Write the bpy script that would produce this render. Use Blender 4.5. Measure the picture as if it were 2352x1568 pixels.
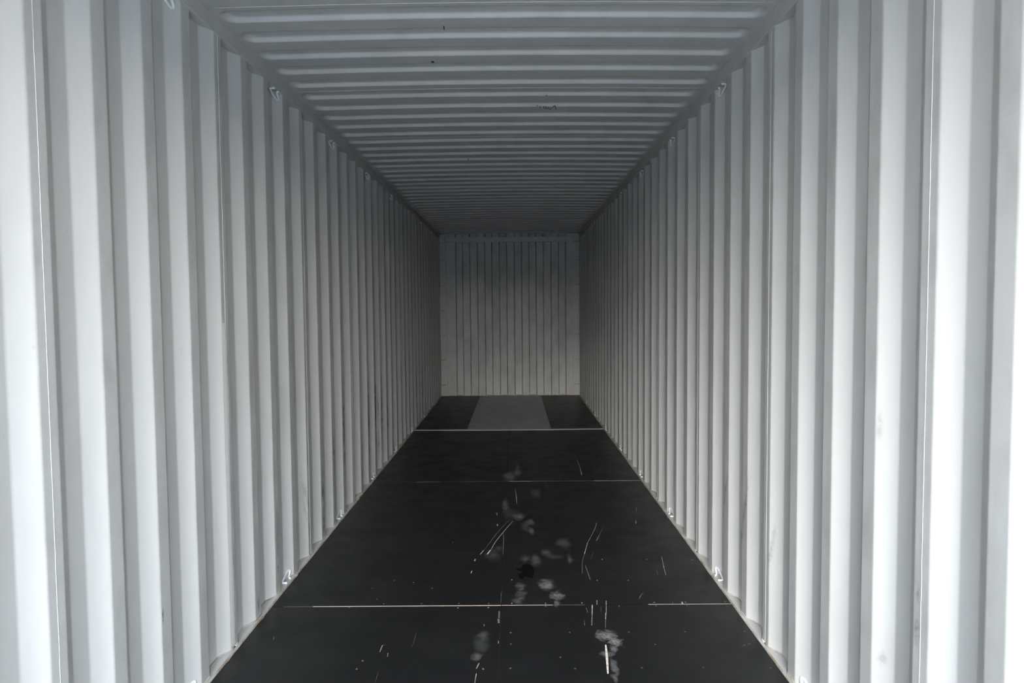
import bpy, bmesh, math, random
from mathutils import Matrix, Vector
from math import sin, cos, pi, radians

for o in list(bpy.data.objects):
    bpy.data.objects.remove(o, do_unlink=True)
scene = bpy.context.scene
COL = scene.collection
rnd = random.Random(7)

# ------------------------------------------------------------------ camera
CX, CH, YAW, PIT, ROL = 0.0779, 1.4972, 0.0039, 0.0497, 0.0082
def cam_axis(x, y, z):
    """a direction given in the level camera frame, turned by pitch and yaw"""
    y, z = cos(PIT) * y + sin(PIT) * z, -sin(PIT) * y + cos(PIT) * z
    x, y = cos(YAW) * x - sin(YAW) * y, sin(YAW) * x + cos(YAW) * y
    return Vector((x, y, z))
right = cam_axis(cos(ROL), 0, -sin(ROL))
up = cam_axis(sin(ROL), 0, cos(ROL))
fwd = cam_axis(0, 1, 0)
cd = bpy.data.cameras.new('camera')
cam = bpy.data.objects.new('camera', cd)
COL.objects.link(cam)
cd.sensor_width = 36.0
cd.lens = 24.0
cd.clip_start = 0.02
cam.matrix_world = Matrix(((right.x, up.x, -fwd.x, CX), (right.y, up.y, -fwd.y, 0.0), (right.z, up.z, -fwd.z, CH), (0, 0, 0, 1)))
scene.camera = cam

# ------------------------------------------------------------------ overcast sky, veiled sun, exposure
world = bpy.data.worlds.new('overcast_sky')
scene.world = world
world.use_nodes = True
wn, wl = world.node_tree.nodes, world.node_tree.links
bg = wn['Background']
tc = wn.new('ShaderNodeTexCoord')
sx = wn.new('ShaderNodeSeparateXYZ')
wl.new(tc.outputs['Generated'], sx.inputs[0])
rp = wn.new('ShaderNodeValToRGB')     # hazy sky: white and bright towards the horizon, pale blue and dimmer overhead
rp.color_ramp.elements[0].position = 0.0
rp.color_ramp.elements[0].color = (1.0, 0.955, 0.90, 1)
rp.color_ramp.elements[1].position = 0.9
rp.color_ramp.elements[1].color = (0.11, 0.22, 0.37, 1)
e = rp.color_ramp.elements.new(0.36)
e.color = (0.48, 0.57, 0.65, 1)
wl.new(sx.outputs[2], rp.inputs[0])
wl.new(rp.outputs[0], bg.inputs['Color'])
bg.inputs['Strength'].default_value = 13.8
SUN_AZ, SUN_EL = 6.0, 21.0          # degrees left of straight behind the camera, above the horizon
sl = bpy.data.lights.new('veiled_sun', 'SUN')
sl.energy = 2.9
sl.angle = radians(28)
sl.color = (1.0, 0.98, 0.95)
sun = bpy.data.objects.new('veiled_sun', sl)
COL.objects.link(sun)
sd = Vector((-sin(radians(SUN_AZ)) * cos(radians(SUN_EL)), -cos(radians(SUN_AZ)) * cos(radians(SUN_EL)), sin(radians(SUN_EL))))
sun.rotation_euler = sd.to_track_quat('Z', 'Y').to_euler()
vs = scene.view_settings
vs.view_transform = 'Standard'
vs.look = 'None'
vs.exposure = 1.0
vs.gamma = 1.0
vs.use_curve_mapping = False
scene.cycles.max_bounces = 14
scene.cycles.diffuse_bounces = 12
scene.cycles.glossy_bounces = 6
scene.cycles.transparent_max_bounces = 12

# ------------------------------------------------------------------ dimensions (metres)
W2 = 1.176            # half width between the inner crests of the side walls
Y0 = -0.449           # door end
YB = 11.592           # front (far) wall
ZRAIL, ZTOP = 2.6647, 2.7396
PITCH = 0.2838        # side wall corrugation
CREST0 = 1.786        # start of the crest that carries a weld seam
C_CREST, C_AWAY, C_REC = 0.070, 0.072, 0.076
C_DOOR = PITCH - C_CREST - C_AWAY - C_REC
DEPTH = 0.036
PANEL = 4 * PITCH
SEAM0 = CREST0 + C_CREST / 2
RP = 0.2184           # roof corrugation
ROOF0 = 2.857

# ------------------------------------------------------------------ helpers
def mat(name, base, rough=0.5, spec=0.5, metal=0.0):
    m = bpy.data.materials.new(name)
    m.use_nodes = True
    b = m.node_tree.nodes['Principled BSDF']
    b.inputs['Base Color'].default_value = (*base, 1)
    b.inputs['Roughness'].default_value = rough
    b.inputs['Specular IOR Level'].default_value = spec
    b.inputs['Metallic'].default_value = metal
    return m, m.node_tree.nodes, m.node_tree.links, b

def node(ns, kind, **kw):
    n = ns.new(kind)
    for k, v in kw.items():
        if k in n.inputs.keys():
            n.inputs[k].default_value = v
        else:
            setattr(n, k, v)
    return n

def maprange(ns, ls, src, a, b, c=0.0, d=1.0):
    n = ns.new('ShaderNodeMapRange')
    n.inputs[1].default_value = a; n.inputs[2].default_value = b
    n.inputs[3].default_value = c; n.inputs[4].default_value = d
    ls.new(src, n.inputs[0])
    return n.outputs[0]

def mathn(ns, ls, op, a, b=None):
    n = ns.new('ShaderNodeMath'); n.operation = op
    for i, v in enumerate((a, b)):
        if v is None: continue
        if isinstance(v, (int, float)): n.inputs[i].default_value = v
        else: ls.new(v, n.inputs[i])
    return n.outputs[0]

def mixcol(ns, ls, fac, a, b):
    n = ns.new('ShaderNodeMix'); n.data_type = 'RGBA'
    for sock, v in ((n.inputs[0], fac), (n.inputs[6], a), (n.inputs[7], b)):
        if isinstance(v, (tuple, list)): sock.default_value = (*v, 1)
        elif isinstance(v, (int, float)): sock.default_value = v
        else: ls.new(v, sock)
    return n.outputs[2]

def noise(ns, ls, vec, scale, detail=4.0, rough=0.55, stretch=None):
    if stretch:
        mp = ns.new('ShaderNodeMapping'); mp.inputs['Scale'].default_value = stretch
        ls.new(vec, mp.inputs['Vector']); vec = mp.outputs[0]
    n = ns.new('ShaderNodeTexNoise')
    n.inputs['Scale'].default_value = scale; n.inputs['Detail'].default_value = detail; n.inputs['Roughness'].default_value = rough
    ls.new(vec, n.inputs['Vector'])
    return n.outputs[0]

def link(name, me, m, parent=None, loc=None, kind=None):
    o = bpy.data.objects.new(name, me)
    COL.objects.link(o)
    if m is not None and len(me.materials) == 0:
        me.materials.append(m)
    if parent is not None: o.parent = parent
    if loc is not None: o.location = loc
    if kind: o['kind'] = kind
    return o

def mesh(name, verts, faces, smooth=False):
    me = bpy.data.meshes.new(name)
    me.from_pydata([tuple(v) for v in verts], [], faces)
    me.update()
    if smooth:
        me.polygons.foreach_set('use_smooth', [True] * len(me.polygons))
    return me

def box_data(x0, x1, y0, y1, z0, z1):
    v = [(x0, y0, z0), (x1, y0, z0), (x1, y1, z0), (x0, y1, z0), (x0, y0, z1), (x1, y0, z1), (x1, y1, z1), (x0, y1, z1)]
    f = [(0, 3, 2, 1), (4, 5, 6, 7), (0, 1, 5, 4), (1, 2, 6, 5), (2, 3, 7, 6), (3, 0, 4, 7)]
    return v, f

def box(name, x0, x1, y0, y1, z0, z1, m, parent=None, kind=None, bevel=0.0, loc=None):
    v, f = box_data(x0, x1, y0, y1, z0, z1)
    me = mesh(name, v, f)
    if bevel:
        bm = bmesh.new(); bm.from_mesh(me)
        bmesh.ops.bevel(bm, geom=bm.edges[:], offset=bevel, segments=2, affect='EDGES', profile=0.6)
        bm.to_mesh(me); bm.free()
    return link(name, me, m, parent, loc, kind)

def tube(name, pts, r, seg=8):
    """a round bar along a polyline, with closed ends"""
    pts = [Vector(p) for p in pts]
    V, F = [], []
    ref = None
    for i, p in enumerate(pts):
        t = (pts[min(i + 1, len(pts) - 1)] - pts[max(i - 1, 0)]).normalized()
        if ref is None:
            ref = t.orthogonal().normalized()
        ref = (ref - t * ref.dot(t)).normalized()
        bn = t.cross(ref)
        for k in range(seg):
            a = 2 * pi * k / seg
            V.append(p + (ref * cos(a) + bn * sin(a)) * r)
    for i in range(len(pts) - 1):
        for k in range(seg):
            a, b = i * seg + k, i * seg + (k + 1) % seg
            F.append((a, b, b + seg, a + seg))
    F.append(tuple(range(seg))[::-1]); n = (len(pts) - 1) * seg
    F.append(tuple(range(n, n + seg)))
    return mesh(name, V, F, True)

def smooth_path(pts, n=5):
    """Catmull-Rom through the points"""
    P = [Vector(p) for p in pts]
    P = [P[0] * 2 - P[1]] + P + [P[-1] * 2 - P[-2]]
    out = []
    for i in range(1, len(P) - 2):
        for k in range(n):
            t = k / n
            a, b, c, d = P[i - 1], P[i], P[i + 1], P[i + 2]
            out.append(0.5 * (2 * b + (c - a) * t + (2 * a - 5 * b + 4 * c - d) * t * t + (3 * b - a - 3 * c + d) * t ** 3))
    out.append(P[-2])
    return out

def empty(name, kind=None, loc=(0, 0, 0)):
    o = bpy.data.objects.new(name, None)
    COL.objects.link(o); o.location = loc
    o.empty_display_size = 0.1
    if kind: o['kind'] = kind
    return o

# ------------------------------------------------------------------ materials
def paint_material(name, base, dirt_amount=1.0):
    m, ns, ls, b = mat(name, base, 0.42, 0.45)
    geo = ns.new('ShaderNodeNewGeometry'); pos = geo.outputs['Position']
    # soft handling dirt, drawn out vertically
    n1 = noise(ns, ls, pos, 3.2, 6, 0.6, (1.5, 1.5, 0.45))
    f1 = mathn(ns, ls, 'MULTIPLY', maprange(ns, ls, n1, 0.50, 0.78), 0.38 * dirt_amount)
    c1 = mixcol(ns, ls, f1, base, (base[0] * 0.70, base[1] * 0.685, base[2] * 0.66))
    # rubbed smudges sit on the crests, which loads touch
    sep = ns.new('ShaderNodeSeparateXYZ'); ls.new(pos, sep.inputs[0])
    ax = mathn(ns, ls, 'ABSOLUTE', sep.outputs[0])
    crest = maprange(ns, ls, ax, W2 + 0.004, W2 - 0.001)
    n2 = noise(ns, ls, pos, 6.0, 5, 0.65, (1, 1, 0.6))
    f2 = mathn(ns, ls, 'MULTIPLY', mathn(ns, ls, 'MULTIPLY', crest, maprange(ns, ls, n2, 0.45, 0.75)), 0.55 * dirt_amount)
    c2 = mixcol(ns, ls, f2, c1, (base[0] * 0.55, base[1] * 0.54, base[2] * 0.52))
    # a few small dark rub marks and rust specks
    n3 = noise(ns, ls, pos, 19.0, 3, 0.5, (1, 1, 0.5))
    f3 = mathn(ns, ls, 'MULTIPLY', maprange(ns, ls, n3, 0.735, 0.80), 0.35 * dirt_amount)
    c3 = mixcol(ns, ls, f3, c2, (0.30, 0.25, 0.20))
    ls.new(c3, b.inputs['Base Color'])
    r = maprange(ns, ls, n1, 0.3, 0.8, 0.38, 0.55)
    ls.new(r, b.inputs['Roughness'])
    # orange peel and slight oil-canning of the sheet
    bp = node(ns, 'ShaderNodeBump', Strength=0.10, Distance=0.004)
    ls.new(noise(ns, ls, pos, 2.2, 2, 0.5, (1, 1, 0.35)), bp.inputs['Height'])
    ls.new(bp.outputs[0], b.inputs['Normal'])
    return m

PAINT = (0.51, 0.495, 0.475)
M_wall = paint_material('light_grey_wall_paint', PAINT)
M_roof = paint_material('light_grey_roof_paint', PAINT, 0.5)
M_rail = paint_material('light_grey_rail_paint', PAINT, 0.5)
M_plate = paint_material('grey_tunnel_plate_paint', (0.30, 0.30, 0.30), 1.0)
M_weld = mat('painted_weld_bead', (0.56, 0.55, 0.54), 0.4, 0.5)[0]
M_ring = mat('galvanised_ring_steel', (0.74, 0.75, 0.75), 0.30, 0.6)[0]
M_mark = mat('black_marker_ink', (0.03, 0.03, 0.03), 0.6, 0.3)[0]
M_screw = mat('screw_head_steel', (0.085, 0.08, 0.075), 0.40, 0.5, 0.3)[0]
M_stain = mat('black_floor_stain', (0.002, 0.002, 0.002), 0.75, 0.1)[0]
M_hidden = mat('unseen_backing', (0.05, 0.05, 0.05), 0.8, 0.2)[0]

def floor_material():
    m, ns, ls, b = mat('black_phenolic_plywood', (0.012, 0.012, 0.012), 0.38, 0.3)
    pos = ns.new('ShaderNodeNewGeometry').outputs['Position']
    n1 = noise(ns, ls, pos, 2.3, 6, 0.6)
    c = mixcol(ns, ls, maprange(ns, ls, n1, 0.45, 0.8), (0.0085, 0.0085, 0.0085), (0.014, 0.0137, 0.0135))
    ls.new(c, b.inputs['Base Color'])
    n2 = noise(ns, ls, pos, 5.0, 5, 0.6)
    ls.new(maprange(ns, ls, n2, 0.3, 0.75, 0.38, 0.52), b.inputs['Roughness'])
    bp = node(ns, 'ShaderNodeBump', Strength=0.08, Distance=0.001)
    ls.new(noise(ns, ls, pos, 160.0, 2), bp.inputs['Height'])
    ls.new(bp.outputs[0], b.inputs['Normal'])
    return m
M_floor = floor_material()

def sealant_material():
    m, ns, ls, b = mat('tan_sealant', (0.42, 0.36, 0.29), 0.6, 0.3)
    pos = ns.new('ShaderNodeNewGeometry').outputs['Position']
    n1 = noise(ns, ls, pos, 9.0, 5, 0.65)
    c = mixcol(ns, ls, maprange(ns, ls, n1, 0.35, 0.65), (0.52, 0.50, 0.46), (0.26, 0.20, 0.14))
    ls.new(c, b.inputs['Base Color'])
    return m
M_seal = sealant_material()

def joint_material():
    """pale filler in the sheet joints, dirty black where it is worn away"""
    m, ns, ls, b = mat('pale_joint_filler', (0.5, 0.42, 0.36), 0.5, 0.4)
    pos = ns.new('ShaderNodeNewGeometry').outputs['Position']
    n1 = noise(ns, ls, pos, 1.25, 3, 0.5)
    n2 = noise(ns, ls, pos, 14.0, 4, 0.6)
    worn = mathn(ns, ls, 'MULTIPLY', maprange(ns, ls, n1, 0.50, 0.70), 0.6)
    c = mixcol(ns, ls, n2, (0.62, 0.58, 0.54), (0.48, 0.33, 0.24))
    c = mixcol(ns, ls, worn, c, (0.05, 0.045, 0.04))
    ls.new(c, b.inputs['Base Color'])
    return m
M_joint = joint_material()

def decal_material(name, colour, edge_noise, rough=0.7, radial=True):
    """dust or a scrape lying on a surface; how thick it lies is the object's own 'amount'"""
    m, ns, ls, b = mat(name, colour, rough, 0.2)
    at = ns.new('ShaderNodeAttribute'); at.attribute_type = 'OBJECT'; at.attribute_name = 'amount'
    tc = ns.new('ShaderNodeTexCoord')
    pos = ns.new('ShaderNodeNewGeometry').outputs['Position']
    if radial:
        ln = ns.new('ShaderNodeVectorMath'); ln.operation = 'LENGTH'; ls.new(tc.outputs['Object'], ln.inputs[0])
        n1 = noise(ns, ls, pos, edge_noise, 6, 0.6)
        d = mathn(ns, ls, 'ADD', ln.outputs['Value'], mathn(ns, ls, 'MULTIPLY', mathn(ns, ls, 'SUBTRACT', n1, 0.5), 2.4))
        fall = maprange(ns, ls, d, 1.15, 0.15)
        # wiped, wispy texture
        n2 = noise(ns, ls, pos, edge_noise * 1.7, 5, 0.7)
        wisp = mathn(ns, ls, 'ABSOLUTE', mathn(ns, ls, 'SUBTRACT', n2, 0.5))
        fall = mathn(ns, ls, 'MULTIPLY', fall, maprange(ns, ls, wisp, 0.0, 0.14, 1.0, 0.12))
    else:
        n1 = noise(ns, ls, pos, edge_noise, 3, 0.6)
        fall = maprange(ns, ls, n1, 0.25, 0.6, 0.45, 1.0)
    a = mathn(ns, ls, 'MULTIPLY', fall, at.outputs['Fac'])
    ls.new(a, b.inputs['Alpha'])
    return m
M_dust = decal_material('pale_dust', (0.62, 0.61, 0.60), 30.0)
M_scratch = decal_material('scratch_through_film', (0.78, 0.70, 0.62), 40.0, 0.6, False)
M_scuff = decal_material('grey_rubber_scuff', (0.20, 0.19, 0.18), 14.0)
M_rust = decal_material('brown_rust_stain', (0.28, 0.18, 0.11), 18.0)

m, ns, ls, b = mat('added_yard_ground', (0.42, 0.42, 0.41), 0.9, 0.2)
pos = ns.new('ShaderNodeNewGeometry').outputs['Position']
bounce_apron = mixcol(ns, ls, noise(ns, ls, pos, 1.5, 6), (0.46, 0.435, 0.40), (0.57, 0.54, 0.50))
sy = ns.new('ShaderNodeSeparateXYZ'); ls.new(pos, sy.inputs[0])
ls.new(mixcol(ns, ls, maprange(ns, ls, sy.outputs[1], -9.0, -9.1), bounce_apron, (0.06, 0.06, 0.06)), b.inputs['Base Color'])  # invented pale apron lifts the roof, darker ground beyond dims the far end
M_yard = m

# ------------------------------------------------------------------ unseen yard outside the open doors, invented to shape the light
link('ground', mesh('ground', [(-40, -80, -0.19), (40, -80, -0.19), (40, 40, -0.19), (-40, 40, -0.19)], [(0, 1, 2, 3)]), M_yard, kind='structure')

yard = bpy.data.objects['ground']
box('unseen_light_blocker', -40, 40, -22.3, -22.0, -0.19, 3.4, mat('light_blocker_grey', (0.20, 0.20, 0.20), 0.9, 0.2)[0], yard)  # unseen boundary wall, invented to cut low sky light on the far wall

# ------------------------------------------------------------------ floor
floor = empty('floor', 'structure')
box('floor_light_block', -1.24, 1.24, Y0, YB + 0.05, -0.17, -0.032, M_hidden, floor)  # unseen slab, added to block light from below the floor sheets
J = [0.93 - 1.379, 0.93, 3.369, 5.8235, 8.320]
sheets = []
G = 0.004
for r in range(4):
    for s in (-1, 1):
        x0, x1 = (-1.160, -0.0015) if s < 0 else (0.0015, 1.160)
        sh = box('floor_sheet', x0, x1, J[r] + (G if r else 0), J[r + 1] - G, -0.030, 0.0 - (0.0006 if (r + s) % 3 == 0 else 0), M_floor, floor, bevel=0.0005)
        sheets.append((x0, x1, J[r], J[r + 1], sh))
for s in (-1, 1):
    x0, x1 = (-1.160, -0.521) if s < 0 else (0.521, 1.160)
    sh = box('floor_sheet', x0, x1, J[4] + 0.035, YB - 0.012, -0.030, 0.0, M_floor, floor, bevel=0.0005)
    sheets.append((x0, x1, J[4], YB, sh))
box('tunnel_plate', -0.519, 0.519, J[4] + 0.035, YB - 0.012, -0.030, 0.001, M_plate, floor, bevel=0.001)
# threshold bar where the steel tunnel begins, slightly bowed
V, F = [], []
N = 24
for i in range(N + 1):
    x = -1.16 + 2.32 * i / N
    yb = -0.02 * (1 - (x / 1.16) ** 2)
    for (yy, zz) in ((J[4] - 0.022 + yb, -0.03), (J[4] - 0.022 + yb, 0.0035), (J[4] + 0.033 + yb * 0.4, 0.0045), (J[4] + 0.033 + yb * 0.4, -0.03)):
        V.append((x, yy, zz))
for i in range(N):
    for k in range(4):
        a, b2 = i * 4 + k, i * 4 + (k + 1) % 4
        F.append((a, b2, b2 + 4, a + 4))
F += [(0, 1, 2, 3), (N * 4 + 3, N * 4 + 2, N * 4 + 1, N * 4)]
link('threshold_bar', mesh('threshold_bar', V, F), mat('worn_grey_steel', (0.42, 0.42, 0.41), 0.45, 0.5)[0], floor)
WORN = mat('worn_dirty_joint', (0.012, 0.011, 0.010), 0.7, 0.2)[0]
FADED = mat('faded_joint_filler', (0.09, 0.08, 0.07), 0.6, 0.3)[0]
JOINTS = {1: [(-1.158, 1.158, M_joint)],
          2: [(-1.158, -1.10, WORN), (-1.10, -0.95, FADED), (-0.95, -0.002, M_joint), (0.002, 0.26, M_joint), (0.26, 0.42, FADED), (0.42, 0.74, WORN), (0.74, 1.158, M_joint)],
          3: [(-1.158, -0.78, FADED), (-0.78, -0.57, M_joint), (-0.57, -0.40, WORN), (-0.40, -0.10, FADED), (-0.10, 0.02, WORN), (0.02, 0.22, M_joint), (0.22, 0.75, FADED), (0.75, 1.158, M_joint)]}
for r, segs in JOINTS.items():
    for (x0, x1, m) in segs:
        box('joint_filler', x0, x1, J[r] - G, J[r] + G, -0.028, -0.0004, m, floor)
box('joint_filler', -0.0014, 0.0014, Y0, J[4] - 0.03, -0.028, -0.0006, WORN, floor)

# ------------------------------------------------------------------ side walls
def corner_profile(n_from, n_to):
    """(y, x) points of the corrugation, seam-crest middle to seam-crest middle, corners rounded"""
    raw = [(0.0, 0.0)]
    y = -C_CREST / 2
    for k in range(n_from, n_to):
        b0 = k * PITCH - C_CREST / 2
        raw += [(b0 + C_CREST, 0.0), (b0 + C_CREST + C_AWAY, DEPTH), (b0 + C_CREST + C_AWAY + C_REC, DEPTH), (b0 + PITCH, 0.0)]
    raw.append(((n_to) * PITCH, 0.0))
    out = [raw[0]]
    R = 0.0055
    for i in range(1, len(raw) - 1):
        a, b_, c = Vector(raw[i - 1]), Vector(raw[i]), Vector(raw[i + 1])
        p, q = b_ + (a - b_).normalized() * R, b_ + (c - b_).normalized() * R
        for t in (0, 0.25, 0.5, 0.75, 1):
            v = p * (1 - t) ** 2 + b_ * 2 * t * (1 - t) + q * t * t
            out.append((v.x, v.y))
    out.append(raw[-1])
    return out

PROFILE = corner_profile(0, 4)
def cut_profile(prof, ymax):
    out = []
    for i, (y, x) in enumerate(prof):
        if y <= ymax:
            out.append((y, x))
        else:
            y0, x0 = prof[i - 1]
            t = (ymax - y0) / (y - y0)
            out.append((ymax, x0 + (x - x0) * t))
            break
    return out

def panel_mesh(prof, side, z0, z1, th=0.002):
    V, F = [], []
    n = len(prof)
    for (y, x) in prof:
        for dx in (0.0, th):
            for z in (z0, z1):
                V.append((side * (W2 + x + dx), y, z))
    for i in range(n - 1):
        a, b_ = i * 4, (i + 1) * 4
        F.append((a, b_, b_ + 1, a + 1) if side < 0 else (a, a + 1, b_ + 1, b_))
        F.append((a + 2, a + 3, b_ + 3, b_ + 2) if side < 0 else (a + 2, b_ + 2, b_ + 3, a + 3))
    F.append((0, 1, 3, 2)); e = (n - 1) * 4
    F.append((e, e + 2, e + 3, e + 1))
    return mesh('corrugated_panel', V, F)

walls = {}
PANELS = {}
for side, nm in ((-1, 'wall_left'), (1, 'wall_right')):
    wall = empty(nm, 'structure')
    walls[side] = wall
    full = panel_mesh(PROFILE, side, -0.004, 2.67)
    part = panel_mesh(cut_profile(PROFILE, YB - 0.01 - (SEAM0 + 8 * PANEL)), side, -0.004, 2.67)
    # sealant line where the sheet meets the rail ledge
    inner = [(y, x - 0.001) for (y, x) in PROFILE]
    bead = tube('sealant_bead', [(side * (W2 + x), y, 0.0055) for (y, x) in inner], 0.0035, 6)
    beadp = tube('sealant_bead', [(side * (W2 + x), y, 0.0055) for (y, x) in cut_profile(inner, YB - 0.02 - (SEAM0 + 8 * PANEL))], 0.0035, 6)
    # weld along the seam: a thin proud strip whose edge wanders a little
    V, F = [], []
    NZ = 60
    for i in range(NZ + 1):
        z = 0.006 + (ZRAIL - 0.01) * i / NZ
        w = 0.0010 + 0.0004 * rnd.random(); off = (rnd.random() - 0.5) * 0.0012
        for (yy, xx) in ((-w + off, 0.0), (-w * 0.6 + off, -0.0009), (w * 0.6 + off, -0.0009), (w + off, 0.0)):
            V.append((side * (W2 + xx), yy, z))
    for i in range(NZ):
        for k in range(3):
            a = i * 4 + k
            F.append((a, a + 1, a + 5, a + 4) if side > 0 else (a, a + 4, a + 5, a + 1))
    weld = mesh('weld_seam', V, F)
    for n in range(-2, 9):
        o = link('corrugated_panel', part if n == 8 else full, M_wall, wall, (0, SEAM0 + n * PANEL, 0))
        PANELS[(side, n)] = o
        link('sealant_bead', beadp if n == 8 else bead, M_seal, o)
        if n > -2:
            link('weld_seam', weld, M_weld, o)

# ------------------------------------------------------------------ top and bottom side rails
for side, a, b_ in ((-1, 'trim_1', 'trim_3'), (1, 'trim_2', 'trim_4')):
    x0, x1 = sorted((side * (W2 - 0.003), side * 1.25))
    box(a, x0, x1, Y0, YB, ZRAIL, 2.775, M_rail, kind='structure', bevel=0.004)
    x0, x1 = sorted((side * 1.1635, side * 1.25))
    led = box(b_, x0, x1, Y0, YB, -0.17, 0.003, M_rail, kind='structure', bevel=0.001)
    # ragged sealant strip between ledge and floor sheets
    V, F = [], []
    N = 420
    for i in range(N + 1):
        y = Y0 + (YB - Y0) * i / N
        w = 0.0058 + 0.0016 * rnd.random() + (0.004 if rnd.random() < 0.03 else 0)
        for (xx, zz) in ((1.1650, 0.0030), (1.1648, 0.0062), (1.1648 - w, 0.0042), (1.1640 - w, -0.002)):
            V.append((side * xx, y, zz))
    for i in range(N):
        for k in range(3):
            q = i * 4 + k
            F.append((q, q + 1, q + 5, q + 4))
    link('sealant_strip', mesh('sealant_strip', V, F), M_seal, led)

# unseen door frame behind the viewer, added to shape the light
frame = empty('door_1', 'structure')
box('unseen_door_header', -1.25, 1.25, Y0 - 0.11, Y0, 2.585, 2.80, M_rail, frame)
for s in (-1, 1):
    x0, x1 = sorted((s * 1.172, s * 1.30))
    box('unseen_door_post', x0, x1, Y0 - 0.11, Y0, -0.16, 2.585, M_rail, frame)

# left door leaf, unseen, added standing open to block sky from the left
leaf = box('unseen_door_leaf', 0.0, 0.045, -1.16, 0.0, -0.02, 2.56, M_rail, frame, bevel=0.004, loc=(-1.21, Y0 - 0.12, 0.0))
leaf.rotation_euler.z = radians(-8)

# ------------------------------------------------------------------ ceiling
ceiling = empty('ceiling', 'structure')
def roof_mesh():
    ys = [0.0]
    offs = [-0.068, -0.062, -0.058, -0.054, -0.050, -0.046, -0.040, -0.02, 0.0, 0.02, 0.040, 0.046, 0.050, 0.054, 0.058, 0.062, 0.068]
    cs = []
    for k in range(5):
        c = (3.000 - ROOF0) + k * RP - 0.052
        cs.append(c)
        ys += [c + o for o in offs]
    ys.append(5 * RP)
    xs = [1.176, 1.168, 1.162]
    x = 1.156
    while x > 1.06:
        xs.append(x); x -= 0.006
    xs += [1.03, 0.9, 0.7, 0.45, 0.2]
    xs = sorted([-q for q in xs] + [0.0] + xs)
    V, F = [], []
    for y in ys:
        c = min(cs, key=lambda q: abs(q - y))
        for x in xs:
            qx, qy = abs(x) - (1.138 - 0.048), abs(y - c) - (0.052 - 0.048)
            d = math.hypot(max(qx, 0), max(qy, 0)) + min(max(qx, qy), 0) - 0.048
            run = 0.014 if abs(x) < 1.09 else 0.014 + 0.020 * min(1, (abs(x) - 1.09) / 0.05)
            t = min(1, max(0, 0.5 - d / run)); t = t * t * (3 - 2 * t)
            V.append((x, y, 2.731 + 0.013 * (1 - (x / W2) ** 2) + 0.020 * t))
    nx = len(xs)
    for i in range(len(ys) - 1):
        for k in range(nx - 1):
            a = i * nx + k
            F.append((a, a + nx, a + nx + 1, a + 1))
    return mesh('roof_panel', V, F, True)
rm = roof_mesh()
rw = []
for i in range(25):
    x = -1.15 + 2.30 * i / 24
    rw.append((x, 0.0, 2.731 + 0.013 * (1 - (x / W2) ** 2) + 0.0005))
rweld = tube('weld_seam', rw, 0.0022, 6)
for n in range(-3, 8):
    o = link('roof_panel', rm, M_roof, ceiling, (0, ROOF0 + n * 5 * RP, 0))
    if n > -3:
        link('weld_seam', rweld, M_weld, o)
box('roof_skin', -1.25, 1.25, Y0, YB + 0.06, 2.776, 2.779, M_hidden, ceiling)

# ------------------------------------------------------------------ far wall
back = empty('wall_back', 'structure')
edges = [-0.906, -0.793, -0.668, -0.542, -0.417, -0.297, -0.169, -0.047, 0.081, 0.206, 0.329, 0.449, 0.574, 0.702, 0.829, 0.949]
pr = [(-1.25, 0.0)]
for i, e in enumerate(edges):
    d0, d1 = (0.0, 0.045) if i % 2 == 0 else (0.045, 0.0)
    pr += [(e - 0.009, d0), (e + 0.009, d1)]
pr.append((1.25, 0.0))
V, F = [], []
for (x, d) in pr:
    for z in (0.0, 2.775):
        V += [(x, YB - 0.012 + d, z), (x, YB - 0.010 + d, z)]
for i in range(len(pr) - 1):
    a, b_ = i * 4, i * 4 + 4
    F += [(a, b_, b_ + 2, a + 2), (a + 1, a + 3, b_ + 3, b_ + 1)]
link('corrugated_panel', mesh('corrugated_panel', V, F), M_wall, back)
box('end_header', -1.08, 1.08, YB - 0.055, YB - 0.0125, 2.598, 2.683, M_rail, back, bevel=0.003)
sill = box('end_sill', -1.17, 1.17, YB - 0.013, YB + 0.05, -0.16, 0.012, M_rail, back, bevel=0.002)
box('sealant_bead', -1.16, 1.16, YB - 0.018, YB - 0.0135, -0.004, 0.010, M_seal, back)
for s in (-1, 1):
    x0, x1 = sorted((s * 1.066, s * 1.1755))
    post = box('corner_post', x0, x1, YB - 0.030, YB - 0.0125, 0.002, 2.598, M_rail, back, bevel=0.003)
    x0, x1 = sorted((s * 1.082, s * 1.1755))
    box('corner_gusset', x0, x1, YB - 0.075, YB - 0.0125, 2.600, 2.690, M_rail, back, bevel=0.003)
    for z in (0.20, 0.62, 1.04, 1.46, 1.88, 2.30):
        xm = s * 1.135
        pth = smooth_path([(xm - 0.030, YB - 0.030, z), (xm - 0.030, YB - 0.050, z - 0.004), (xm, YB - 0.058, z - 0.012), (xm + 0.030, YB - 0.050, z - 0.004), (xm + 0.030, YB - 0.030, z)], 3)
        link('lashing_bar', tube('lashing_bar', pth, 0.005, 6), M_rail, post)

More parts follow.
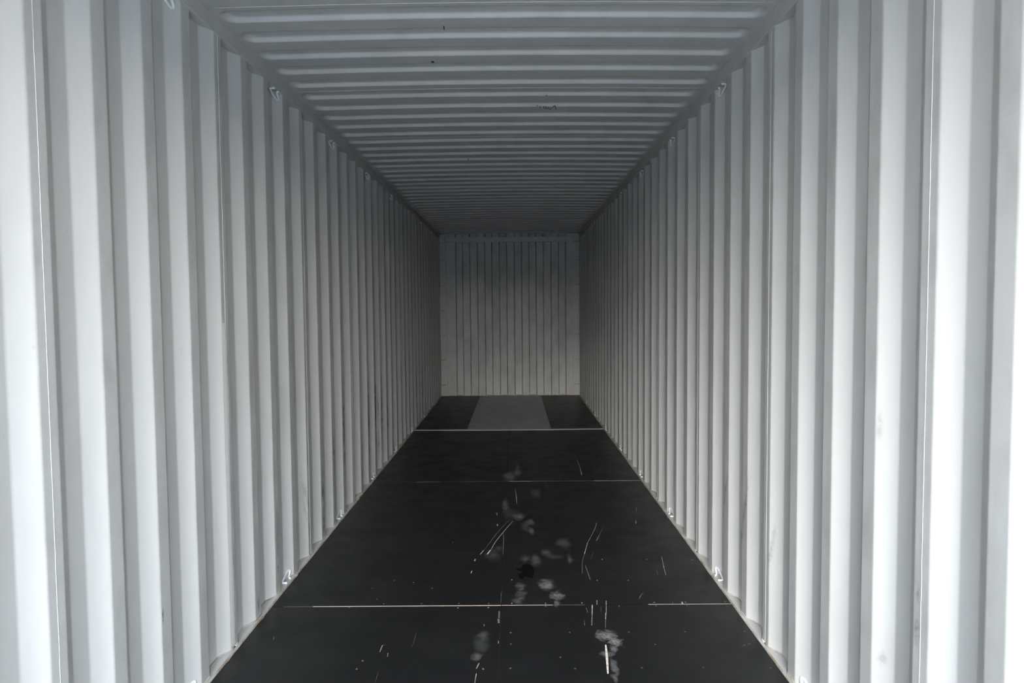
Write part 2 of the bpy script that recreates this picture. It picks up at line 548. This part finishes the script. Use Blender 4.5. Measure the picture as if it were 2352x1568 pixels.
# ------------------------------------------------------------------ lashing rings welded in the recesses
ORD = ['nearest', 'second nearest', 'third nearest', 'fourth nearest', 'fifth nearest', 'sixth nearest', 'seventh nearest', 'farthest']
def ring_mesh(side, top):
    f = -1 if top else 1
    base = ZRAIL if top else 0.003
    z = lambda h: base + f * h
    q = lambda d: side * (W2 + d)
    pts = [(q(-0.003), -0.050, z(0.006)), (q(0.014), -0.051, z(0.006)), (q(0.023), -0.047, z(0.009)), (q(0.024), -0.010, z(0.022)), (q(0.022), 0.034, z(0.036)),
           (q(0.017), 0.050, z(0.038)), (q(0.013), 0.046, z(0.027)), (q(0.011), 0.026, z(0.013)), (q(0.006), 0.014, z(0.007)), (q(-0.003), 0.012, z(0.006))]
    return tube('lashing_ring', [(Vector(p) - Vector((side * W2, 0, base))) for p in smooth_path(pts, 5)], 0.0058, 8)
for side, sn in ((-1, 'left'), (1, 'right')):
    for top in (False, True):
        me = ring_mesh(side, top)
        i = 0
        for k in range(2, 33, 4):
            y = CREST0 + k * PITCH + C_CREST + C_AWAY + C_REC / 2 + 0.028
            if k == 2 and top and side > 0:
                i += 1
                continue
            o = link('lashing_ring', me, M_ring, None, (side * W2, y, ZRAIL if top else 0.003))
            where = 'under the top rail of the %s wall' % sn if top else 'at the foot of the %s wall' % sn
            o['label'] = 'steel lashing ring %s, %s' % (where, ORD[i])
            o['category'] = 'lashing ring'
            o['group'] = 'lashing rings %s' % where
            i += 1

# ------------------------------------------------------------------ wear on the floor: (width mm, amount, points)
SCRATCHES = [
    (3, 0.25, [(0.028, 4.749), (-0.04, 4.511), (-0.087, 4.308), (-0.119, 4.162)]),
    (5, 0.8, [(-0.125, 4.149), (-0.142, 4.079)]),
    (5, 0.5, [(0.054, 4.723), (0.005, 4.54), (-0.054, 4.308), (-0.08, 4.154)]),
    (8, 0.9, [(-0.082, 4.154), (-0.1, 4.079)]),
    (7, 0.8, [(-0.167, 4.006), (-0.17, 3.971)]),
    (7, 0.6, [(-0.176, 3.823), (-0.18, 3.785)]),
    (6, 0.4, [(0.073, 5.575), (0.082, 5.311), (0.086, 5.128)]),
    (6, 0.16, [(-0.007, 4.45), (-0.004, 4.307), (-0.004, 4.077)]),
    (4, 0.35, [(0.636, 4.677), (0.609, 4.543), (0.53, 4.269)]),
    (5, 0.5, [(0.53, 4.269), (0.491, 4.074)]),
    (3, 0.2, [(0.491, 4.074), (0.466, 3.953), (0.448, 3.774)]),
    (3, 0.12, [(0.68, 4.62), (0.616, 4.393)]),
    (5, 0.4, [(0.616, 4.393), (0.591, 4.309)]),
    (3, 0.1, [(0.551, 4.123), (0.521, 3.994)]),
    (4, 0.25, [(0.477, 3.895), (0.481, 3.774), (0.483, 3.679)]),
    (7, 0.5, [(-0.073, 4.911), (-0.057, 4.916)]),
    (6, 0.5, [(-0.06, 4.925), (-0.059, 4.863)]),
    (9, 0.6, [(-0.051, 4.66), (-0.051, 4.62)]),
    (6, 0.25, [(-0.075, 4.607), (-0.062, 4.609)]),
    (8, 0.35, [(0.673, 6.114), (0.666, 6.032)]),
    (4, 0.4, [(0.534, 3.414), (0.515, 3.269)]),
    (5, 0.6, [(0.514, 3.277), (0.504, 3.209)]),
    (3, 0.25, [(0.504, 3.209), (0.491, 3.119)]),
    (6, 0.55, [(0.458, 3.368), (0.446, 3.27)]),
    (4, 0.4, [(0.446, 3.27), (0.43, 3.144)]),
    (10, 0.95, [(0.471, 2.96), (0.462, 2.856), (0.448, 2.719)]),
    (4, 0.5, [(-0.083, 2.81), (-0.092, 2.765)]),
    (4, 0.5, [(-0.09, 2.728), (-0.092, 2.686)]),
    (4, 0.4, [(-0.092, 2.686), (-0.092, 2.657)]),
    (3, 0.3, [(0.423, 3.332), (0.425, 3.31)]),
    (3, 0.15, [(-0.002, 3.53), (-0.004, 3.403)]),
    (4, 0.15, [(0.425, 3.31), (0.425, 3.279)]),
    (5, 0.4, [(0.488, 3.42), (0.482, 3.368)]),
    (3, 0.15, [(0.499, 3.34), (0.491, 3.286)]),
    (3, 0.15, [(0.401, 3.202), (0.397, 3.144)]),
    (8, 0.22, [(-0.009, 3.303), (-0.009, 3.224)]),
    (10, 0.3, [(-0.011, 3.216), (-0.008, 3.174)]),
    (3, 0.3, [(-0.51, 2.972), (-0.522, 2.967)]),
    (4, 0.55, [(-0.522, 2.967), (-0.522, 2.908)]),
    (3, 0.35, [(-0.485, 2.901), (-0.48, 2.866)]),
    (3, 0.1, [(-0.388, 3.079), (-0.386, 3.016), (-0.389, 2.949)]),
    (3, 0.08, [(-0.496, 2.747), (-0.492, 2.666)]),
    (4, 0.3, [(-0.006, 3.004), (-0.006, 2.977)]),
    (3, 0.5, [(-0.078, 3.164), (-0.076, 3.145)]),
    (3, 0.25, [(0.74, 3.508), (0.716, 3.461), (0.706, 3.43)]),
    (8, 0.6, [(0.916, 3.396), (0.913, 3.371)]),
    (3, 0.2, [(1.159, 2.979), (1.17, 2.984)]),
    (3, 0.2, [(0.868, 3.397), (0.866, 3.377)]),
    (4, 0.4, [(0.949, 4.029), (0.923, 3.843), (0.911, 3.74)]),
    (3, 0.15, [(0.877, 3.82), (0.867, 3.752)]),
    (5, 0.3, [(0.977, 5.032), (0.957, 4.933)]),
    (5, 0.4, [(0.917, 4.712), (0.903, 4.643)]),
    (10, 0.2, [(0.68, 6.651), (0.678, 6.275)]),
    (9, 0.4, [(0.678, 6.275), (0.667, 6.029)]),
    (8, 0.15, [(0.1, 6.414), (0.079, 6.065)]),
    (6, 0.08, [(0.477, 6.402), (0.465, 5.876)]),
    (3, 0.4, [(-1.035, 3.053), (-1.028, 3.023)]),
]
SCREWS = [
    (-0.057, 5.532), (0.052, 3.692), (0.588, 3.989), (0.52, 3.679), (0.69, 3.676), (0.053, 3.395),
    (-0.217, 3.395), (-0.064, 3.393), (-0.064, 3.346), (0.224, 3.39), (0.222, 3.358), (0.049, 3.08),
    (0.05, 2.973), (0.321, 3.078), (0.318, 2.762), (0.049, 2.768), (-0.064, 2.765), (0.408, 3.392),
    (0.591, 3.352), (0.263, 2.855), (0.593, 3.078), (-0.591, 2.771), (-0.644, 3.452), (-0.763, 3.358),
    (-0.405, 3.396), (-0.598, 3.397), (-0.217, 3.344), (-0.581, 2.837), (0.775, 3.393), (0.775, 3.351),
    (0.933, 3.394), (0.93, 3.356), (1.133, 3.393), (1.128, 3.342), (0.852, 3.078), (1.127, 3.076),
    (0.691, 2.962), (1.08, 2.948), (1.107, 2.959), (0.595, 2.766), (0.85, 2.765), (1.125, 2.758),
    (0.851, 3.984), (1.118, 3.969), (-0.594, 6.752), (-0.599, 3.694), (-0.486, 3.664), (-1.142, 3.534),
    (-0.696, 3.59), (-0.375, 3.585), (-0.332, 4.602), (-0.329, 4.303), (-1.133, 3.701), (-1.125, 4.003),
    (-1.12, 4.318),
]
SMUDGES = [
    (0.096, 4.834, 0.037, 0.078, 0.16), (0.178, 4.696, 0.023, 0.058, 0.16), (0.179, 4.507, 0.017, 0.061, 0.14), (0.14, 4.602, 0.03, 0.095, 0.06), (-0.003, 5.115, 0.025, 0.146, 0.12), (0.027, 4.891, 0.048, 0.142, 0.05),
    (0.237, 5.438, 0.039, 0.121, 0.08), (0.338, 5.662, 0.025, 0.071, 0.05), (0.375, 4.273, 0.042, 0.082, 0.09), (0.259, 4.104, 0.027, 0.05, 0.11), (0.192, 3.984, 0.024, 0.083, 0.12), (0.127, 4.007, 0.024, 0.042, 0.1),
    (0.395, 3.991, 0.015, 0.066, 0.09), (0.309, 4.028, 0.053, 0.036, 0.05), (-0.065, 4.061, 0.04, 0.086, 0.06), (-0.032, 4.186, 0.023, 0.039, 0.07), (0.018, 5.975, 0.046, 0.159, 0.12), (0.098, 6.133, 0.034, 0.097, 0.1),
    (0.24, 3.616, 0.041, 0.064, 0.22), (0.288, 3.477, 0.031, 0.049, 0.24), (0.28, 3.385, 0.014, 0.037, 0.2), (0.098, 3.602, 0.026, 0.042, 0.12), (0.101, 3.5, 0.025, 0.06, 0.09), (0.084, 3.421, 0.025, 0.038, 0.12),
    (0.486, 3.038, 0.047, 0.053, 0.26), (0.521, 2.982, 0.029, 0.04, 0.24), (0.502, 2.924, 0.017, 0.035, 0.22), (0.468, 2.876, 0.028, 0.02, 0.22), (0.482, 2.772, 0.015, 0.057, 0.16), (0.473, 2.688, 0.015, 0.024, 0.2),
    (-0.082, 2.977, 0.032, 0.087, 0.06), (-0.097, 2.856, 0.019, 0.03, 0.13), (-0.075, 3.056, 0.026, 0.031, 0.05), (0.034, 6.015, 0.053, 0.145, 0.09), (0.228, 6.671, 0.069, 0.177, 0.05), (0.017, 7.161, 0.042, 0.306, 0.03),
    (0.097, 6.263, 0.037, 0.235, 0.05),
]
BLOB = [
    (0.077, 3.849), (0.105, 3.849), (0.117, 3.909), (0.143, 3.921), (0.165, 3.89), (0.179, 3.835),
    (0.175, 3.754), (0.163, 3.703), (0.148, 3.72), (0.121, 3.732), (0.11, 3.698), (0.099, 3.693),
    (0.088, 3.738), (0.084, 3.767), (0.104, 3.778), (0.115, 3.795), (0.1, 3.813), (0.077, 3.831),
]

def strip(name, pts, w, z, m, parent, amount=None, flip=False):
    P = smooth_path([(x, y, 0) for x, y in pts], 4) if len(pts) > 2 else [Vector((x, y, 0)) for x, y in pts]
    c = sum(P, Vector()) / len(P)
    V, F = [], []
    n = len(P)
    for i, p in enumerate(P):
        t = (P[min(i + 1, n - 1)] - P[max(i - 1, 0)]).normalized()
        k = Vector((-t.y, t.x, 0))
        ww = w / 2 * (0.55 + 0.45 * sin(pi * (i + 0.5) / n))
        V += [p - c + k * ww, p - c - k * ww]
    for i in range(n - 1):
        F.append((2 * i, 2 * i + 1, 2 * i + 3, 2 * i + 2))
    o = link(name, mesh(name, V, F), m, parent, (c.x, c.y, z))
    if amount is not None: o['amount'] = float(amount)
    return o

for i, (w, b_, pts) in enumerate(SCRATCHES):
    strip('scratch', pts, w / 1000.0, 0.0004 + 0.00001 * (i % 9), M_scratch, floor, b_)

# screw heads, each belonging to the sheet it holds down
SV, SF = [], []
for (r, z) in ((0.0052, -0.0006), (0.0047, 0.0005), (0.0030, 0.0005), (0.0022, -0.0008)):
    SV += [(r * cos(2 * pi * k / 10), r * sin(2 * pi * k / 10), z) for k in range(10)]
for q in range(3):
    for k in range(10):
        SF.append((q * 10 + k, q * 10 + (k + 1) % 10, q * 10 + 10 + (k + 1) % 10, q * 10 + 10 + k))
SF.append(tuple(range(30, 40)))
screw_me = mesh('screw', SV, SF)
for (x, y) in SCREWS:
    for (x0, x1, y0, y1, sh) in sheets:
        if x0 - 0.003 <= x <= x1 + 0.003 and y0 <= y <= y1:
            y = min(max(y, y0 + 0.014), y1 - 0.014)
            link('screw', screw_me, M_screw, sh, (x, y, 0.0))
            break

disc = mesh('dust_smudge', [(1.6 * cos(2 * pi * k / 24), 1.6 * sin(2 * pi * k / 24), 0) for k in range(24)], [tuple(range(24))])
for i, (x, y, rx, ry, a) in enumerate(SMUDGES):
    o = link('dust_smudge', disc, M_dust, floor, (x, y, 0.0006 + 0.00002 * i))
    o.scale = (rx * 1.15, ry * 1.15, 1)
    o['amount'] = min(0.8, a * 1.35)
link('stain', mesh('stain', [(x, y, 0.0017) for x, y in BLOB], [tuple(range(len(BLOB)))[::-1]]), M_stain, floor)

# ------------------------------------------------------------------ marker strokes on the roof
def roof_z(x):
    return 2.731 + 0.013 * (1 - (x / W2) ** 2)
def roof_mark(pts, w):
    strip('marker_stroke', pts, w, roof_z(pts[0][0]) - 0.0012, M_mark, ceiling)
roof_mark([(-0.224, 3.082), (-0.227, 3.125)], 0.006)
roof_mark([(-0.333, 3.523), (-0.319, 3.523)], 0.03)
roof_mark([(-0.298, 5.77), (-0.303, 5.83)], 0.006)
for pts in ([(0.227, 4.280), (0.233, 4.306)], [(0.246, 4.300), (0.252, 4.340)], [(0.268, 4.30), (0.277, 4.36)], [(0.280, 4.30), (0.292, 4.37)], [(0.294, 4.31), (0.306, 4.37)],
            [(0.308, 4.33), (0.318, 4.38)], [(0.322, 4.36), (0.332, 4.30), (0.340, 4.30), (0.348, 4.35)], [(0.338, 4.29), (0.352, 4.375)], [(0.272, 4.075), (0.283, 4.105)]):
    roof_mark(pts, 0.005)

# ------------------------------------------------------------------ scuffs on the side walls (on the door-facing slopes and crests)
def wall_mark(name, side, y, z, ry, rz, m, amount, rot=0.0):
    """a flat mark lying on the sheet at (y, z)"""
    k = math.floor((y - CREST0) / PITCH)
    u = (y - CREST0) - k * PITCH
    if u < C_CREST: x, ang = 0.0, 0.0
    elif u < C_CREST + C_AWAY: x = DEPTH * (u - C_CREST) / C_AWAY; ang = math.atan2(DEPTH, C_AWAY)
    elif u < C_CREST + C_AWAY + C_REC: x, ang = DEPTH, 0.0
    else:
        x = DEPTH * (1 - (u - C_CREST - C_AWAY - C_REC) / C_DOOR); ang = -math.atan2(DEPTH, C_DOOR)
    n = int((y - SEAM0) // PANEL)
    o = link(name, disc, None, walls[side], (side * (W2 + x - 0.0016), y, z))
    t = Vector((side * sin(ang), cos(ang), 0)); nrm = Vector((-side * cos(ang), sin(ang), 0)); zz = Vector((0, 0, 1))
    t2 = t * cos(rot) + zz * sin(rot); z2 = nrm.cross(t2)
    o.matrix_local = Matrix.Translation(o.location) @ Matrix((t2, z2, nrm)).transposed().to_4x4() @ Matrix.Diagonal((ry, rz, 1, 1))
    o.material_slots[0].link = 'OBJECT'
    o.material_slots[0].material = m
    o['amount'] = amount
# slope centre of period k (door-facing), crest centre and recess centre
SLP = lambda k: CREST0 + k * PITCH - C_DOOR / 2
CRS = lambda k: CREST0 + k * PITCH + C_CREST / 2
wall_mark('scuff', -1, SLP(8) + 0.004, 0.43, 0.020, 0.10, M_scuff, 0.30, 0.25)
wall_mark('scuff', -1, SLP(8) + 0.010, 0.29, 0.016, 0.09, M_scuff, 0.28, 0.25)
wall_mark('scuff', -1, CRS(9), 0.33, 0.030, 0.15, M_scuff, 0.85)
wall_mark('scuff', -1, CRS(9), 0.12, 0.030, 0.10, M_scuff, 0.5)
wall_mark('scuff', -1, CRS(10), 0.45, 0.030, 0.22, M_scuff, 0.6)
wall_mark('scuff', -1, CRS(11), 0.62, 0.030, 0.32, M_scuff, 0.75)
wall_mark('scuff', -1, CRS(14), 0.55, 0.030, 0.35, M_scuff, 0.8)
wall_mark('scuff', -1, CRS(15), 0.60, 0.030, 0.42, M_scuff, 0.9)
wall_mark('rust_stain', -1, SLP(16), 0.58, 0.018, 0.22, M_rust, 0.35, 0.1)
wall_mark('scuff', -1, SLP(16), 0.25, 0.014, 0.16, M_scuff, 0.4)
wall_mark('scuff', -1, CRS(16), 0.55, 0.030, 0.40, M_scuff, 0.9)
wall_mark('scuff', -1, CRS(17), 0.50, 0.030, 0.25, M_scuff, 0.6)
wall_mark('scuff', -1, CRS(24), 0.42, 0.030, 0.30, M_scuff, 0.9)
wall_mark('scuff', -1, CRS(26), 0.40, 0.030, 0.35, M_scuff, 0.9)
wall_mark('scuff', -1, CRS(6) - 0.005, 0.14, 0.012, 0.035, M_scuff, 0.9)
wall_mark('scuff', -1, CRS(6), 0.32, 0.024, 0.16, M_scuff, 0.35)
wall_mark('scuff', -1, CRS(5), 0.07, 0.014, 0.05, M_scuff, 0.5)
wall_mark('scuff', -1, CRS(2) - 0.028, 0.42, 0.005, 0.028, M_scuff, 0.8)
wall_mark('scuff', -1, CRS(-1) + 0.115, 1.46, 0.02, 0.03, M_scuff, 0.3)
wall_mark('rust_stain', -1, CRS(5) - 0.01, 1.20, 0.02, 0.12, M_rust, 0.18)
wall_mark('rust_stain', -1, CRS(5), 0.85, 0.02, 0.12, M_rust, 0.14)
wall_mark('rust_stain', 1, CRS(0) + 0.012, 0.71, 0.010, 0.030, M_rust, 0.35)
wall_mark('rust_stain', 1, SLP(1) + 0.02, 1.13, 0.010, 0.05, M_rust, 0.22)
wall_mark('scuff', 1, SLP(1), 0.42, 0.018, 0.03, M_scuff, 0.25, 0.5)
wall_mark('scuff', 1, CRS(0) + 0.014, 0.60, 0.014, 0.04, M_scuff, 0.35)
wall_mark('scuff', 1, SLP(0) + 0.01, 2.60, 0.008, 0.012, M_scuff, 0.6)
wall_mark('scuff', 1, SLP(0) - 0.01, 2.555, 0.012, 0.02, M_scuff, 0.3)
wall_mark('scuff', 1, CRS(6), 0.55, 0.02, 0.16, M_scuff, 0.35, 0.3)
wall_mark('scuff', 1, CRS(5), 0.50, 0.02, 0.20, M_scuff, 0.35, 0.3)
wall_mark('scuff', 1, SLP(4) + 0.02, 0.45, 0.012, 0.12, M_scuff, 0.3, 0.2)

# ragged smear of sealant down the edge of one welded crest on the left wall
V, F = [], []
N = 70
for i in range(N + 1):
    z = 0.02 + 1.42 * i / N
    w0 = 0.030 + 0.007 * rnd.random() + 0.004 * sin(z * 7)
    V += [(-W2 + 0.0012, -0.035, z), (-W2 + 0.0030, -0.018, z), (-W2 + 0.0034, w0 - 0.035, z), (-W2, w0 - 0.034, z)]
for i in range(N):
    for k in range(3):
        q = i * 4 + k
        F.append((q, q + 4, q + 5, q + 1))
link('sealant_smear', mesh('sealant_smear', V, F), mat('pale_sealant', (0.62, 0.61, 0.58), 0.6, 0.3)[0], PANELS[(-1, 1)])
